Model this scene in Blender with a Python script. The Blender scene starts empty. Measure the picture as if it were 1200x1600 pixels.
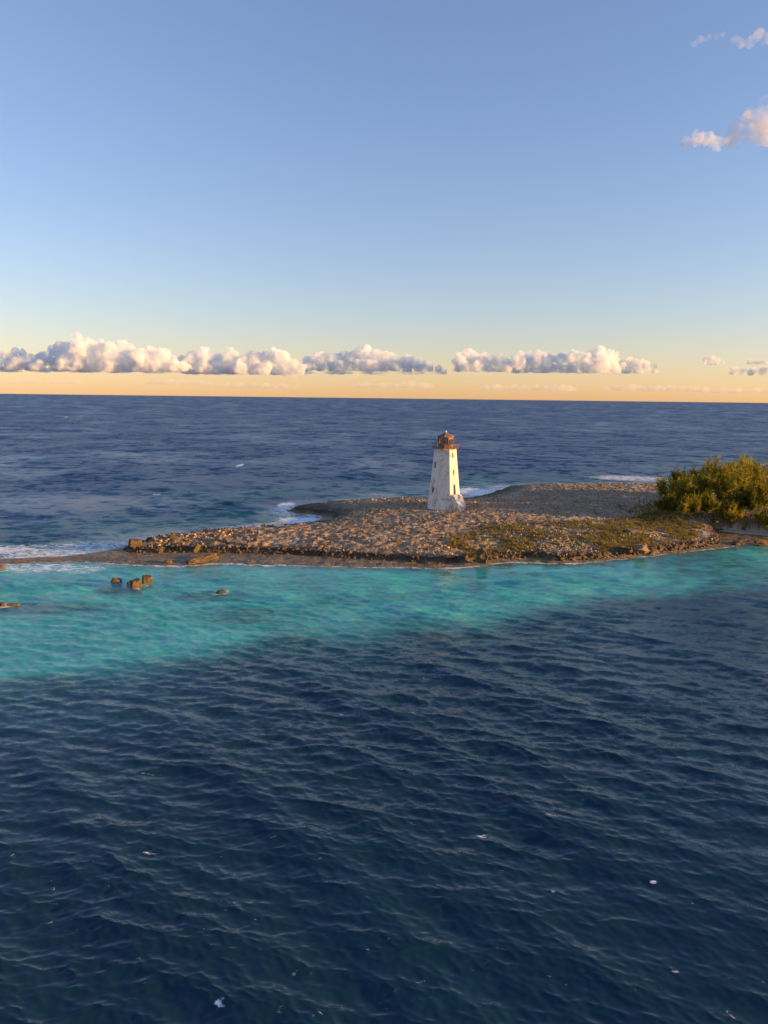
import bpy, bmesh, math, random
import numpy as np
from mathutils import Vector, Matrix

# ------------------------------------------------------------------ camera, sky, sun, exposure
SC = bpy.context.scene
COL = SC.collection
F_PX, CAM_H, PITCH, ROLL = 1150.0, 29.0, math.radians(8.8), math.radians(0.69)
cam_d = bpy.data.cameras.new('camera')
cam = bpy.data.objects.new('camera', cam_d)
COL.objects.link(cam)
cam_d.sensor_fit = 'VERTICAL'
cam_d.sensor_height = 24.0
cam_d.lens = 24.0 * F_PX / 1600.0
cam_d.clip_start, cam_d.clip_end = 0.5, 200000.0
cam.matrix_world = (Matrix.Translation((0, 0, CAM_H)) @ Matrix.Rotation(math.pi / 2 - PITCH, 4, 'X')
                    @ Matrix.Rotation(ROLL, 4, 'Z'))
SC.camera = cam

SUN_AZ, SUN_EL = math.radians(100.0), math.radians(7.0)      # azimuth clockwise from +Y
world = bpy.data.worlds.new('World')
SC.world = world
world.use_nodes = True
wn, wl = world.node_tree.nodes, world.node_tree.links
bg = wn['Background']
sky = wn.new('ShaderNodeTexSky')
sky.sky_type = 'NISHITA'
sky.sun_disc = False
sky.sun_elevation = SUN_EL
sky.sun_rotation = SUN_AZ
sky.altitude = 30.0
sky.air_density, sky.dust_density, sky.ozone_density = 1.2, 0.2, 3.1
wb = wn.new('ShaderNodeMix')                                # white balance of the whole sky
wb.data_type, wb.blend_type = 'RGBA', 'MULTIPLY'
wb.inputs[0].default_value = 1.0
wb.inputs[7].default_value = (1.13, 0.915, 1.07, 1.0)
wl.new(sky.outputs['Color'], wb.inputs[6])
soft = wn.new('ShaderNodeGamma')                            # and its contrast, as a phone camera compresses it
soft.inputs[1].default_value = 0.9
wl.new(wb.outputs[2], soft.inputs[0])
wl.new(soft.outputs[0], bg.inputs['Color'])
bg.inputs['Strength'].default_value = 0.15

sun_d = bpy.data.lights.new('sun', 'SUN')
sun_d.energy = 5.0
sun_d.color = (1.0, 0.57, 0.18)
sun_d.angle = math.radians(0.6)
sun = bpy.data.objects.new('sun', sun_d)
COL.objects.link(sun)
to_sun = Vector((math.sin(SUN_AZ) * math.cos(SUN_EL), math.cos(SUN_AZ) * math.cos(SUN_EL), math.sin(SUN_EL)))
sun.rotation_euler = to_sun.to_track_quat('Z', 'Y').to_euler()

SC.view_settings.view_transform = 'Standard'
SC.view_settings.look = 'None'
SC.view_settings.exposure = 1.12
SC.view_settings.gamma = 1.0
SC.render.engine = 'CYCLES'
SC.cycles.max_bounces = 26
SC.cycles.diffuse_bounces = 3
SC.cycles.glossy_bounces = 3
SC.cycles.transmission_bounces = 4
SC.cycles.transparent_max_bounces = 12
SC.cycles.volume_bounces = 24
SC.cycles.use_denoising = True

# ------------------------------------------------------------------ helpers
rng = np.random.default_rng(7)
random.seed(7)
_f = np.array([0, math.cos(PITCH), -math.sin(PITCH)])
_r = np.array([1.0, 0, 0])
_u = np.cross(_r, _f)
_R = math.cos(ROLL) * _r + math.sin(ROLL) * _u
_U = -math.sin(ROLL) * _r + math.cos(ROLL) * _u


def ray(x, y):
    """direction of a photograph pixel (1200 x 1600)"""
    return _f + _R * (x - 600) / F_PX + _U * (800 - y) / F_PX


def at(x, y, z=0.0):
    """where the pixel's ray meets the level z"""
    d = ray(x, y)
    return np.array([0, 0, CAM_H]) + d * ((z - CAM_H) / d[2])


def poly(pts, z=0.0):
    out = []
    for p in pts:
        out.append(at(p[0], p[1], p[2] if len(p) > 2 else z)[:2])
    return np.array(out)


def hash3(ix, iy, iz, seed):
    h = (ix.astype(np.int64) * 374761393 + iy.astype(np.int64) * 668265263 + iz.astype(np.int64) * 1440662683
         + seed * 974634777) & 0xFFFFFFFF
    h = ((h ^ (h >> 13)) * 1274126177) & 0xFFFFFFFF
    h = ((h ^ (h >> 16)) * 2246822519) & 0xFFFFFFFF
    return ((h ^ (h >> 15)) & 0xFFFFFF).astype(np.float64) / float(0xFFFFFF)


def vnoise(p, seed=0):
    """smooth value noise, -1..1, p is (n,3)"""
    i = np.floor(p)
    f = p - i
    w = f * f * f * (f * (f * 6 - 15) + 10)
    ix, iy, iz = i[:, 0], i[:, 1], i[:, 2]
    r = 0
    for dx in (0, 1):
        for dy in (0, 1):
            for dz in (0, 1):
                wt = ((w[:, 0] if dx else 1 - w[:, 0]) * (w[:, 1] if dy else 1 - w[:, 1]) * (w[:, 2] if dz else 1 - w[:, 2]))
                r = r + wt * hash3(ix + dx, iy + dy, iz + dz, seed)
    return r * 2 - 1


def fbm(p, octaves=4, seed=0, gain=0.5, lac=2.03, billow=False):
    a, s, t = 1.0, 0.0, 0.0
    q = p.copy()
    for o in range(octaves):
        n = vnoise(q, seed + o * 17)
        if billow:
            n = 1 - 2 * np.abs(n)
        s = s + a * n
        t += a
        a *= gain
        q = q * lac + 3.7
    return s / t


def xy3(x, y, sc, z=0.0):
    return np.stack([x * sc, y * sc, np.full_like(x, z)], 1)


def inside(px, py, pg):
    r = np.zeros(px.shape, bool)
    n = len(pg)
    for i in range(n):
        x0, y0 = pg[i]
        x1, y1 = pg[(i + 1) % n]
        if y0 == y1:
            continue
        c = ((y0 > py) != (y1 > py)) & (px < (x1 - x0) * (py - y0) / (y1 - y0) + x0)
        r ^= c
    return r


def sdist(px, py, pg, closed=True):
    """signed distance, positive inside"""
    d2 = np.full(px.shape, 1e18)
    n = len(pg)
    for i in range(n if closed else n - 1):
        a = pg[i]
        b = pg[(i + 1) % n]
        e = b - a
        t = np.clip(((px - a[0]) * e[0] + (py - a[1]) * e[1]) / (e @ e + 1e-9), 0, 1)
        d2 = np.minimum(d2, (px - a[0] - t * e[0]) ** 2 + (py - a[1] - t * e[1]) ** 2)
    d = np.sqrt(d2)
    return np.where(inside(px, py, pg), d, -d) if closed else d


def smooth(x, a, b):
    t = np.clip((x - a) / (b - a), 0, 1)
    return t * t * (3 - 2 * t)


def chaikin(p, n=2, closed=True):
    for _ in range(n):
        q = np.roll(p, -1, 0)
        p = np.stack([0.75 * p + 0.25 * q, 0.25 * p + 0.75 * q], 1).reshape(-1, 2)
    return p


def mesh_np(name, verts, faces, smooth_shade=False):
    """numpy verts (n,3) and faces (m,k) -> mesh"""
    me = bpy.data.meshes.new(name)
    faces = np.asarray(faces, np.int32)
    k = faces.shape[1]
    me.vertices.add(len(verts))
    me.vertices.foreach_set('co', np.asarray(verts, np.float32).ravel())
    me.loops.add(faces.size)
    me.loops.foreach_set('vertex_index', faces.ravel())
    me.polygons.add(len(faces))
    me.polygons.foreach_set('loop_start', np.arange(0, faces.size, k, dtype=np.int32))
    me.polygons.foreach_set('loop_total', np.full(len(faces), k, np.int32))
    if smooth_shade:
        me.polygons.foreach_set('use_smooth', np.ones(len(faces), bool))
    me.update(calc_edges=True)
    me.validate()
    return me


def attr(me, name, vals):
    a = me.attributes.new(name, 'FLOAT', 'POINT')
    a.data.foreach_set('value', np.asarray(vals, np.float32))


def tag(o, label=None, cat=None, group=None, kind=None):
    if label:
        o['label'] = label
    if cat:
        o['category'] = cat
    if group:
        o['group'] = group
    if kind:
        o['kind'] = kind
    return o


def link(name, me, mat=None, parent=None, loc=None):
    o = bpy.data.objects.new(name, me)
    COL.objects.link(o)
    if mat and me is not None and not me.materials:
        me.materials.append(mat)
    if parent:
        o.parent = parent
    if loc is not None:
        o.location = loc
    return o


def empty(name, loc, rz=0.0):
    o = bpy.data.objects.new(name, None)
    COL.objects.link(o)
    o.location = loc
    o.rotation_euler.z = rz
    o.empty_display_size = 0.5
    return o


def bm_mesh(bm, name, sm=False):
    bmesh.ops.recalc_face_normals(bm, faces=bm.faces)
    me = bpy.data.meshes.new(name)
    bm.to_mesh(me)
    bm.free()
    if sm:
        for p in me.polygons:
            p.use_smooth = True
    return me


def bm_box(bm, c, s, rz=0.0):
    m = Matrix.Translation(c) @ Matrix.Rotation(rz, 4, 'Z') @ Matrix.Diagonal((s[0], s[1], s[2], 1))
    return bmesh.ops.create_cube(bm, size=1.0, matrix=m)['verts']


def bm_tube(bm, a, b, r0, r1=None, n=8):
    a, b = Vector(a), Vector(b)
    r1 = r0 if r1 is None else r1
    d = b - a
    q = d.to_track_quat('Z', 'Y').to_matrix().to_4x4()
    m = Matrix.Translation((a + b) / 2) @ q
    return bmesh.ops.create_cone(bm, cap_ends=True, segments=n, radius1=r0, radius2=r1, depth=d.length, matrix=m)['verts']


class NT:
    """small node-tree writer"""

    def __init__(self, name):
        self.m = bpy.data.materials.new(name)
        self.m.use_nodes = True
        self.t = self.m.node_tree
        self.t.nodes.clear()
        self.out = self.n('ShaderNodeOutputMaterial')

    def n(self, kind, **kw):
        nd = self.t.nodes.new(kind)
        for k, v in kw.items():
            setattr(nd, k, v)
        return nd

    def l(self, a, b):
        self.t.links.new(a, b)

    def val(self, sock, v):
        if hasattr(v, 'is_output'):
            self.l(v, sock)
        else:
            sock.default_value = v

    def math(self, op, a, b=0.0, c=None, clamp=False):
        nd = self.n('ShaderNodeMath', operation=op, use_clamp=clamp)
        self.val(nd.inputs[0], a)
        self.val(nd.inputs[1], b)
        if c is not None:
            self.val(nd.inputs[2], c)
        return nd.outputs[0]

    def vmath(self, op, a, b=None):
        nd = self.n('ShaderNodeVectorMath', operation=op)
        self.val(nd.inputs[0], a)
        if b is not None:
            self.val(nd.inputs[3 if op == 'SCALE' else 1], b)
        return nd.outputs[0]

    def mix(self, fac, a, b, blend='MIX'):
        nd = self.n('ShaderNodeMix', data_type='RGBA', blend_type=blend)
        self.val(nd.inputs[0], fac)
        for s, v in ((6, a), (7, b)):
            if isinstance(v, tuple):
                v = (v[0], v[1], v[2], 1.0)
            self.val(nd.inputs[s], v)
        return nd.outputs[2]

    def noise(self, vec, scale, detail=3.0, rough=0.55, dist=0.0):
        nd = self.n('ShaderNodeTexNoise')
        if vec is not None:
            self.l(vec, nd.inputs['Vector'])
        nd.inputs['Scale'].default_value = scale
        nd.inputs['Detail'].default_value = detail
        nd.inputs['Roughness'].default_value = rough
        nd.inputs['Distortion'].default_value = dist
        return nd

    def mapping(self, vec, scale=(1, 1, 1), rot=(0, 0, 0)):
        nd = self.n('ShaderNodeMapping')
        self.l(vec, nd.inputs['Vector'])
        nd.inputs['Scale'].default_value = scale
        nd.inputs['Rotation'].default_value = rot
        return nd.outputs[0]

    def ramp(self, fac, a, b, smoothstep=True):
        nd = self.n('ShaderNodeMapRange', interpolation_type='SMOOTHSTEP' if smoothstep else 'LINEAR')
        self.val(nd.inputs['Value'], fac)
        nd.inputs['From Min'].default_value = a
        nd.inputs['From Max'].default_value = b
        return nd.outputs[0]

    def attr(self, name):
        return self.n('ShaderNodeAttribute', attribute_name=name).outputs['Fac']

    def pos(self):
        return self.n('ShaderNodeNewGeometry').outputs['Position']

    def obj(self):
        return self.n('ShaderNodeTexCoord').outputs['Object']

    def bump(self, h, strength, dist=0.1, normal=None):
        nd = self.n('ShaderNodeBump')
        nd.inputs['Strength'].default_value = strength
        nd.inputs['Distance'].default_value = dist
        self.l(h, nd.inputs['Height'])
        if normal is not None:
            self.l(normal, nd.inputs['Normal'])
        return nd.outputs[0]

    def principled(self, color, rough=0.8, normal=None, metallic=0.0, ior=1.5, spec=0.5):
        p = self.n('ShaderNodeBsdfPrincipled')
        self.val(p.inputs['Base Color'], (color[0], color[1], color[2], 1.0) if isinstance(color, tuple) else color)
        self.val(p.inputs['Roughness'], rough)
        p.inputs['Metallic'].default_value = metallic
        p.inputs['IOR'].default_value = ior
        p.inputs['Specular IOR Level'].default_value = spec
        if normal is not None:
            self.l(normal, p.inputs['Normal'])
        return p.outputs[0]

    def done(self, surf=None, vol=None):
        if surf is not None:
            self.l(surf, self.out.inputs['Surface'])
        if vol is not None:
            self.l(vol, self.out.inputs['Volume'])
        return self.m


# ------------------------------------------------------------------ outlines of the land, from the photograph
SHORE = poly([  # the waterline
    (-260, 902), (-120, 890), (0, 881), (70, 878), (130, 877), (190, 881), (250, 884), (300, 883), (340, 879), (400, 882), (480, 883),
    (560, 886), (640, 886), (690, 888), (740, 885), (790, 878), (830, 878), (870, 881), (930, 878), (990, 871),
    (1040, 865), (1085, 860), (1120, 856), (1150, 853), (1165, 850), (1180, 851), (1200, 852), (1260, 856), (1400, 872)])
SHORE = np.concatenate([SHORE, np.array([[150, 160], [260, 190], [420, 300], [420, 430], [300, 420]]),
    poly([(1260, 716, 1.5), (1195, 723, 1.5), (1120, 743, 1.5), (1030, 751, 1.7), (900, 751, 1.8), (800, 753, 1.8), (775, 760, 1.7), (762, 769, 1.2),
          (738, 776, .8), (712, 779, .8), (690, 776, 1.2), (650, 772, 1.6), (600, 774, 1.6), (545, 777, 1.6), (500, 780, 1.5), (465, 785, 1.3), (449, 790, 1.2), (446, 796, .6),
          (462, 800, .3), (485, 803, .2), (500, 804, 0), (505, 809, 0), (492, 815, 0), (460, 819, 0), (420, 823, 0), (380, 826, .2), (330, 829, .4), (290, 832, .5),
          (250, 837, .5), (215, 845, .4), (190, 853, .2), (170, 860, 0), (120, 868, 0), (60, 871, 0), (0, 874, 0), (-120, 880), (-260, 888)])])
UPPER = poly([  # the foot of the low cliff above the shelf
    (196, 862, .4), (240, 863, .4), (300, 862, .4), (380, 863, .4), (440, 864, .4), (500, 868, .4), (560, 872, .4), (640, 876, .4), (690, 879, .4), (730, 877, .4), (780, 871, .4),
    (830, 870, .4), (880, 874, .4), (940, 871, .4), (1000, 864, .4), (1050, 858, .4), (1090, 853, .4), (1125, 846, .4), (1118, 838, .4), (1100, 829, .4),
    (1120, 827, .4), (1140, 826, .4), (1170, 828, .4), (1200, 831, .4), (1260, 838, .4), (1400, 850, .4)])
UPPER = np.concatenate([UPPER, np.array([[160, 175], [255, 200], [410, 300], [410, 420], [300, 410]]),
    poly([(1262, 717, 1.5), (1197, 724, 1.5), (1121, 744, 1.5), (1031, 752, 1.7), (900, 752, 1.8), (802, 754, 1.8), (780, 761, 1.7), (767, 770, 1.2),
          (740, 778, .8), (712, 781, .8), (690, 778, 1.2), (650, 773, 1.6), (600, 775, 1.6), (545, 778, 1.6), (500, 782, 1.5), (467, 788, 1.3), (453, 793, 1.0),
          (490, 800, .5), (516, 803, .4), (524, 810, .4), (505, 819, .4), (460, 823, .4), (420, 826, .4), (380, 829, .4), (330, 832, .5), (290, 836, .5),
          (250, 841, .5), (222, 849, .4), (205, 856, .4)])])
SHORE = chaikin(SHORE, 2)
UPPER = chaikin(UPPER, 1)
BEACH = chaikin(poly([(1110, 829, .3), (1135, 825, .3), (1170, 828, .3), (1210, 830, .3), (1300, 838, .3), (1300, 850, .2), (1200, 838, .2), (1165, 836, .2), (1128, 831, .2)]), 2)
GRASS = chaikin(poly([(690, 846, 2), (760, 828, 2), (850, 822, 2.4), (960, 818, 2.6), (1020, 808, 2.8), (1085, 808, 2.8), (1105, 818, 2.2), (1090, 838, 1.6), (1020, 848, 1.6), (930, 858, 1.6), (800, 862, 1.6), (720, 862, 1.6)]), 2)
TREELAND = chaikin(poly([(1010, 800, 3), (1040, 812, 3), (1100, 812, 3), (1150, 814, 3), (1210, 825, 2), (1330, 822, 3), (1330, 760, 3), (1200, 745, 3), (1120, 765, 3), (1060, 770, 3), (1015, 780, 3)]), 2)
COVEWALL = poly([(1095, 826, .4), (1120, 827, .4), (1140, 826, .4), (1170, 828, .4), (1200, 831, .4), (1260, 838, .4), (1400, 850, .4)])
TURQ = chaikin(poly([(-200, 1110), (0, 1078), (120, 1068), (230, 1048), (330, 1030), (400, 1005), (480, 1003), (560, 1000), (640, 991), (730, 988), (800, 976), (890, 967),
                     (980, 950), (1080, 938), (1200, 925), (1400, 912), (1400, 800), (-200, 800)]), 2)


def land_height(x, y):
    """height of the island at world x, y, with the masks the rock material uses"""
    wob = fbm(xy3(x, y, 0.35), 3, 3) * 0.9 + fbm(xy3(x, y, 1.3), 2, 31) * 0.35
    so = sdist(x, y, SHORE) + wob * 0.7
    su = sdist(x, y, UPPER) + wob * 1.0 + 0.45 * fbm(xy3(x, y, 0.9), 3, 37, billow=True)
    # shelf, then a low ragged cliff, then a gentle rise
    shelf = np.where(so > 0, 0.05 + 0.33 * smooth(so, 0, 2.5), 0.05 + so * 0.45)
    shelf = shelf + 0.17 * fbm(xy3(x, y, 0.8), 4, 5, gain=.6) * smooth(so, -1, 1.5)
    cw = smooth(sdist(x, y, COVEWALL, closed=False), 16, 3)
    rise = 0.75 * smooth(su, -0.15, 0.75) + 1.1 * smooth(su, 0.5, 13) + 0.9 * smooth(su, 8, 34)
    rise = rise + cw * (1.9 * smooth(su, -0.1, 0.9) * (1 - 0.6 * smooth(su, 10, 34)))
    up = smooth(su, 0.2, 3.0)
    karst = fbm(xy3(x, y, 0.55), 5, 11, gain=0.6, billow=True)
    slab = fbm(np.stack([x * 0.28, y * 0.75, x * 0], 1), 4, 23, gain=0.55)
    fine = fbm(xy3(x, y, 1.15), 3, 53, gain=0.6, billow=True)
    h = shelf + rise + up * 0.24 * fine + up * (0.34 * karst + 0.34 * slab) * (0.6 + 0.6 * smooth(-x, -5, 60))
    # a shallow dish of the spit on the left
    return h, so, su


# the lighthouse stands on a levelled patch
LH_Z = 2.35
LH = at(695.5, 797.5, LH_Z)
LH_X, LH_Y = float(LH[0]), float(LH[1]) + 3.6


def ground(x, y):
    x = np.atleast_1d(np.asarray(x, float))
    y = np.atleast_1d(np.asarray(y, float))
    h, so, su = land_height(x, y)
    d = np.hypot(x - LH_X, y - LH_Y)
    k = smooth(d, 12, 5)
    return h * (1 - k) + (LH_Z + 0.05 * fbm(xy3(x, y, 0.8), 3, 44)) * k, so, su


def gz(x, y):
    return float(ground(x, y)[0][0])


# ------------------------------------------------------------------ materials
def mat_rock():
    t = NT('limestone')
    p = t.pos()
    n1 = t.noise(p, 0.22, 5, 0.6).outputs['Fac']
    n2 = t.noise(p, 2.2, 5, 0.65).outputs['Fac']
    n3 = t.noise(t.mapping(p, (0.35, 1.3, 1)), 0.8, 4, 0.6, 0.6).outputs['Fac']
    vo = t.n('ShaderNodeTexVoronoi', feature='F1')
    t.l(p, vo.inputs['Vector'])
    vo.inputs['Scale'].default_value = 1.5
    c = t.mix(t.ramp(n2, 0.35, 0.68), (0.16, 0.098, 0.05), (0.52, 0.35, 0.20))
    c = t.mix(t.math('MULTIPLY', t.ramp(n1, 0.42, 0.66), 0.55), c, (0.25, 0.17, 0.115))
    pk = t.noise(p, 0.11, 4, 0.6, 0.5).outputs['Fac']
    c = t.mix(t.math('MULTIPLY', t.ramp(pk, 0.53, 0.62), 0.6), c, (0.46, 0.36, 0.25))
    c = t.mix(t.math('MULTIPLY', t.ramp(n3, 0.57, 0.70), 0.8), c, (0.54, 0.43, 0.32))
    # grass and low scrub colour
    gr = t.math('MULTIPLY', t.attr('grass'), t.ramp(t.noise(p, 0.9, 5, 0.7).outputs['Fac'], 0.44, 0.60))
    c = t.mix(gr, c, t.mix(n2, (0.10, 0.085, 0.02), (0.24, 0.18, 0.05)))
    # the dark algae band, with painted shade of the undercut, and the brown wet shelf
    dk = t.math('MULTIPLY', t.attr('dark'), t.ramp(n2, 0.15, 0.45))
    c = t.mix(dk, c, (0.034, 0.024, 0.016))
    sh = t.mix(t.ramp(n3, 0.35, 0.7), (0.13, 0.09, 0.042), (0.26, 0.18, 0.085))
    c = t.mix(t.attr('shelf'), c, sh)
    c = t.mix(t.attr('sand'), c, t.mix(n2, (0.50, 0.41, 0.30), (0.60, 0.50, 0.37)))
    hgt = t.math('ADD', t.math('MULTIPLY', n2, 0.6), t.math('MULTIPLY', vo.outputs['Distance'], 0.5))
    rough = t.math('SUBTRACT', 0.92, t.math('MULTIPLY', t.attr('shelf'), 0.45))
    return t.done(t.principled(c, rough, t.bump(hgt, 0.8, 0.25), spec=0.3))


def mat_stone(name, c0, c1, c2):
    t = NT(name)
    p = t.pos()
    inf = t.n('ShaderNodeObjectInfo').outputs['Random']
    n1 = t.noise(p, 1.1, 4, 0.6).outputs['Fac']
    n2 = t.noise(p, 5.0, 5, 0.65).outputs['Fac']
    c = t.mix(t.ramp(n2, 0.35, 0.65), c0, c1)
    c = t.mix(t.math('MULTIPLY', t.ramp(t.math('ADD', n1, t.math('MULTIPLY', t.math('ADD', inf, t.attr('tint')), 0.22)), 0.50, 0.76), 0.8), c, c2)
    c = t.mix(t.math('MULTIPLY', t.ramp(t.attr('tint'), 0.6, 0.0), 0.6), c, tuple(v * 0.45 for v in c0))
    return t.done(t.principled(c, 0.92, t.bump(n2, 0.7, 0.12), spec=0.3))


def mat_water():
    t = NT('sea_water')
    p = t.pos()
    g = t.n('ShaderNodeNewGeometry')
    n = g.outputs['Normal']
    # ripples too fine for the mesh: slopes from noise at several sizes, stretched along the crests
    sl = None
    for sc, st, rot, amp, att in ((0.02, (1.0, 0.8, 1), 0.1, 1.6, 'swell'), (0.08, (0.9, 0.9, 1), 0.2, 5.0, 'swell'), (0.26, (0.8, 1.0, 1), 0.3, 7.0, 'swell'),
                                  (0.8, (0.6, 1.1, 1), 0.15, 5.0, 'ripple'), (3.2, (0.55, 1.2, 1), -0.2, 4.0, 'ripple')):
        c = t.noise(t.mapping(p, st, (0, 0, rot)), sc, 2.5, 0.6, 0.25).outputs['Color']
        v = t.vmath('MULTIPLY', t.vmath('SUBTRACT', c, (0.5, 0.5, 0.5)), (amp * 0.8, amp * 1.2, 0.0))
        v = t.vmath('SCALE', v, t.attr(att))
        sl = v if sl is None else t.vmath('ADD', sl, v)
    nn = t.vmath('NORMALIZE', t.vmath('ADD', n, sl))
    # colour of the water, sky reflection painted in offshore: clear blue over the drop-off, green over pale sand
    big = t.noise(p, 0.045, 3, 0.5).outputs['Fac']
    med = t.noise(t.mapping(p, (0.5, 1.2, 1)), 0.13, 4, 0.6).outputs['Fac']
    deep = t.mix(t.ramp(big, 0.35, 0.7), (0.0056, 0.028, 0.051), (0.0063, 0.034, 0.058))
    deep = t.mix(t.attr('open'), deep, (0.006, 0.042, 0.130))  # bluer base beyond the island stands in for the reflected sky
    shal = t.attr('shallow')
    shm = t.ramp(t.math('ADD', shal, t.math('MULTIPLY', t.math('SUBTRACT', med, 0.5), 0.3)), 0.10, 0.90, False)
    turq = t.mix(t.ramp(med, 0.35, 0.7), (0.035, 0.320, 0.285), (0.065, 0.430, 0.375))
    c = t.mix(shm, deep, turq)
    c = t.mix(t.math('MULTIPLY', t.attr('teal'), t.ramp(big, 0.25, 0.6)), c, (0.012, 0.10, 0.13))
    reef = t.math('MULTIPLY', t.attr('reef'), t.ramp(med, 0.36, 0.56))
    c = t.mix(reef, c, (0.012, 0.040, 0.045))
    c = t.mix(t.math('MULTIPLY', t.attr('edge'), 0.75), c, (0.07, 0.10, 0.065))
    w = t.principled(c, t.attr('rough'), nn, ior=1.33)
    # foam
    fn = t.noise(t.mapping(p, (0.6, 1.1, 1)), 1.1, 6, 0.72, 0.9).outputs['Fac']
    fm = t.ramp(t.math('ADD', t.attr('foam'), t.math('MULTIPLY', t.math('SUBTRACT', fn, 0.5), 2.9)), 0.44, 0.86)
    fd = t.principled((0.90, 0.89, 0.88), 0.7)
    ms = t.n('ShaderNodeMixShader')
    t.l(fm, ms.inputs[0])
    t.l(w, ms.inputs[1])
    t.l(fd, ms.inputs[2])
    return t.done(ms.outputs[0])


def mat_plain(name, col, rough=0.8, metallic=0.0, var=0.25, scale=3.0, bump=0.2):
    t = NT(name)
    p = t.obj()
    n = t.noise(p, scale, 5, 0.65).outputs['Fac']
    c = t.mix(n, tuple(v * (1 - var) for v in col), tuple(min(1, v * (1 + var)) for v in col))
    return t.done(t.principled(c, rough, t.bump(n, bump, 0.03), metallic))


def mat_whitewash():
    t = NT('peeling_whitewash')
    p = t.obj()
    n1 = t.noise(p, 0.55, 6, 0.68, 0.4).outputs['Fac']
    n2 = t.noise(p, 3.5, 6, 0.7).outputs['Fac']
    st = t.noise(t.mapping(p, (2.2, 2.2, 0.25)), 1.0, 4, 0.6).outputs['Fac']
    c = t.mix(t.ramp(n2, 0.3, 0.7), (0.72, 0.61, 0.515), (0.88, 0.765, 0.665))
    c = t.mix(t.math('MULTIPLY', t.ramp(st, 0.46, 0.64), 0.6), c, (0.62, 0.50, 0.42))
    c = t.mix(t.math('MULTIPLY', t.ramp(t.math('ADD', t.math('MULTIPLY', n1, 0.6), t.math('MULTIPLY', n2, 0.4)), 0.525, 0.575), 0.8), c, (0.38, 0.29, 0.25))
    z = t.n('ShaderNodeSeparateXYZ')
    t.l(p, z.inputs[0])
    low = t.math('MULTIPLY', t.ramp(z.outputs['Z'], 5.5, 0.0), t.ramp(t.noise(p, 2.6, 6, 0.75).outputs['Fac'], 0.52, 0.62))
    c = t.mix(t.math('MULTIPLY', low, 0.6), c, (0.40, 0.37, 0.36))
    return t.done(t.principled(c, 0.88, t.bump(n2, 0.35, 0.05), spec=0.25))


def mat_rust():
    t = NT('rusted_iron')
    p = t.obj()
    n = t.noise(p, 2.4, 6, 0.7).outputs['Fac']
    c = t.mix(t.ramp(n, 0.3, 0.65), (0.12, 0.055, 0.035), (0.29, 0.155, 0.09))
    return t.done(t.principled(c, 0.8, t.bump(n, 0.4, 0.03)))


def mat_leaf(name, c0, c1):
    t = NT(name)
    inf = t.n('ShaderNodeObjectInfo').outputs['Random']
    n = t.noise(t.pos(), 0.9, 3, 0.6).outputs['Fac']
    c = t.mix(t.ramp(t.math('ADD', n, t.math('MULTIPLY', t.math('SUBTRACT', inf, 0.5), 0.2)), 0.35, 0.68), c0, c1)
    d = t.n('ShaderNodeBsdfDiffuse')
    t.l(c, d.inputs[0])
    tr = t.n('ShaderNodeBsdfTranslucent')
    t.l(t.mix(0.5, c, (0.36, 0.30, 0.03)), tr.inputs[0])
    m = t.n('ShaderNodeMixShader')
    m.inputs[0].default_value = 0.42
    t.l(d.outputs[0], m.inputs[1])
    t.l(tr.outputs[0], m.inputs[2])
    return t.done(m.outputs[0])


def mat_glass():
    t = NT('old_glass')
    g = t.n('ShaderNodeBsdfGlass')
    g.inputs['Roughness'].default_value = 0.0
    g.inputs['IOR'].default_value = 1.02
    gl = t.n('ShaderNodeBsdfGlossy')
    gl.inputs['Roughness'].default_value = 0.1
    tr = t.n('ShaderNodeBsdfTransparent')
    tr.inputs[0].default_value = (0.9, 0.92, 0.92, 1)
    m = t.n('ShaderNodeMixShader')
    m.inputs[0].default_value = 0.12
    t.l(tr.outputs[0], m.inputs[1])
    t.l(gl.outputs[0], m.inputs[2])
    t.t.nodes.remove(g)
    return t.done(m.outputs[0])


def mat_cloud(name, dens, aniso=0.3, hetero=None):
    t = NT(name)
    v = t.n('ShaderNodeVolumeScatter')
    v.inputs['Color'].default_value = (0.995, 0.965, 0.92, 1)
    v.inputs['Anisotropy'].default_value = aniso
    if hetero:
        n = t.noise(t.pos(), hetero, 5, 0.62).outputs['Fac']
        t.l(t.math('MULTIPLY', t.ramp(n, 0.36, 0.62), dens), v.inputs['Density'])
    else:
        v.inputs['Density'].default_value = dens
    return t.done(None, v.outputs[0])


M_ROCK = mat_rock()
M_STONE = mat_stone('pale_rubble', (0.165, 0.11, 0.066), (0.43, 0.30, 0.195), (0.54, 0.36, 0.20))
M_BLOCK = mat_stone('brown_block', (0.11, 0.07, 0.04), (0.27, 0.17, 0.085), (0.34, 0.22, 0.10))
M_LEDGE = mat_stone('dark_ledge', (0.06, 0.04, 0.024), (0.20, 0.135, 0.075), (0.29, 0.19, 0.10))
M_WATER = mat_water()
M_WHITE = mat_whitewash()
M_RUST = mat_rust()
M_DARK = mat_plain('dark_interior', (0.035, 0.028, 0.022), 0.9)
M_DOOR = mat_plain('brown_door', (0.12, 0.06, 0.035), 0.8, scale=2)
M_WOOD = mat_plain('weathered_wood', (0.16, 0.11, 0.075), 0.9, scale=4)
M_PINK = mat_plain('pale_metal', (0.62, 0.52, 0.50), 0.5, scale=5)
M_BRASS = mat_plain('lamp_brass', (0.75, 0.55, 0.22), 0.25, 0.9, scale=5)
M_GLASS = mat_glass()
M_LEAF = mat_leaf('casuarina_needles', (0.11, 0.12, 0.018), (0.40, 0.32, 0.045))
M_GRASS = mat_leaf('dry_grass', (0.14, 0.11, 0.025), (0.31, 0.22, 0.06))
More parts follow.
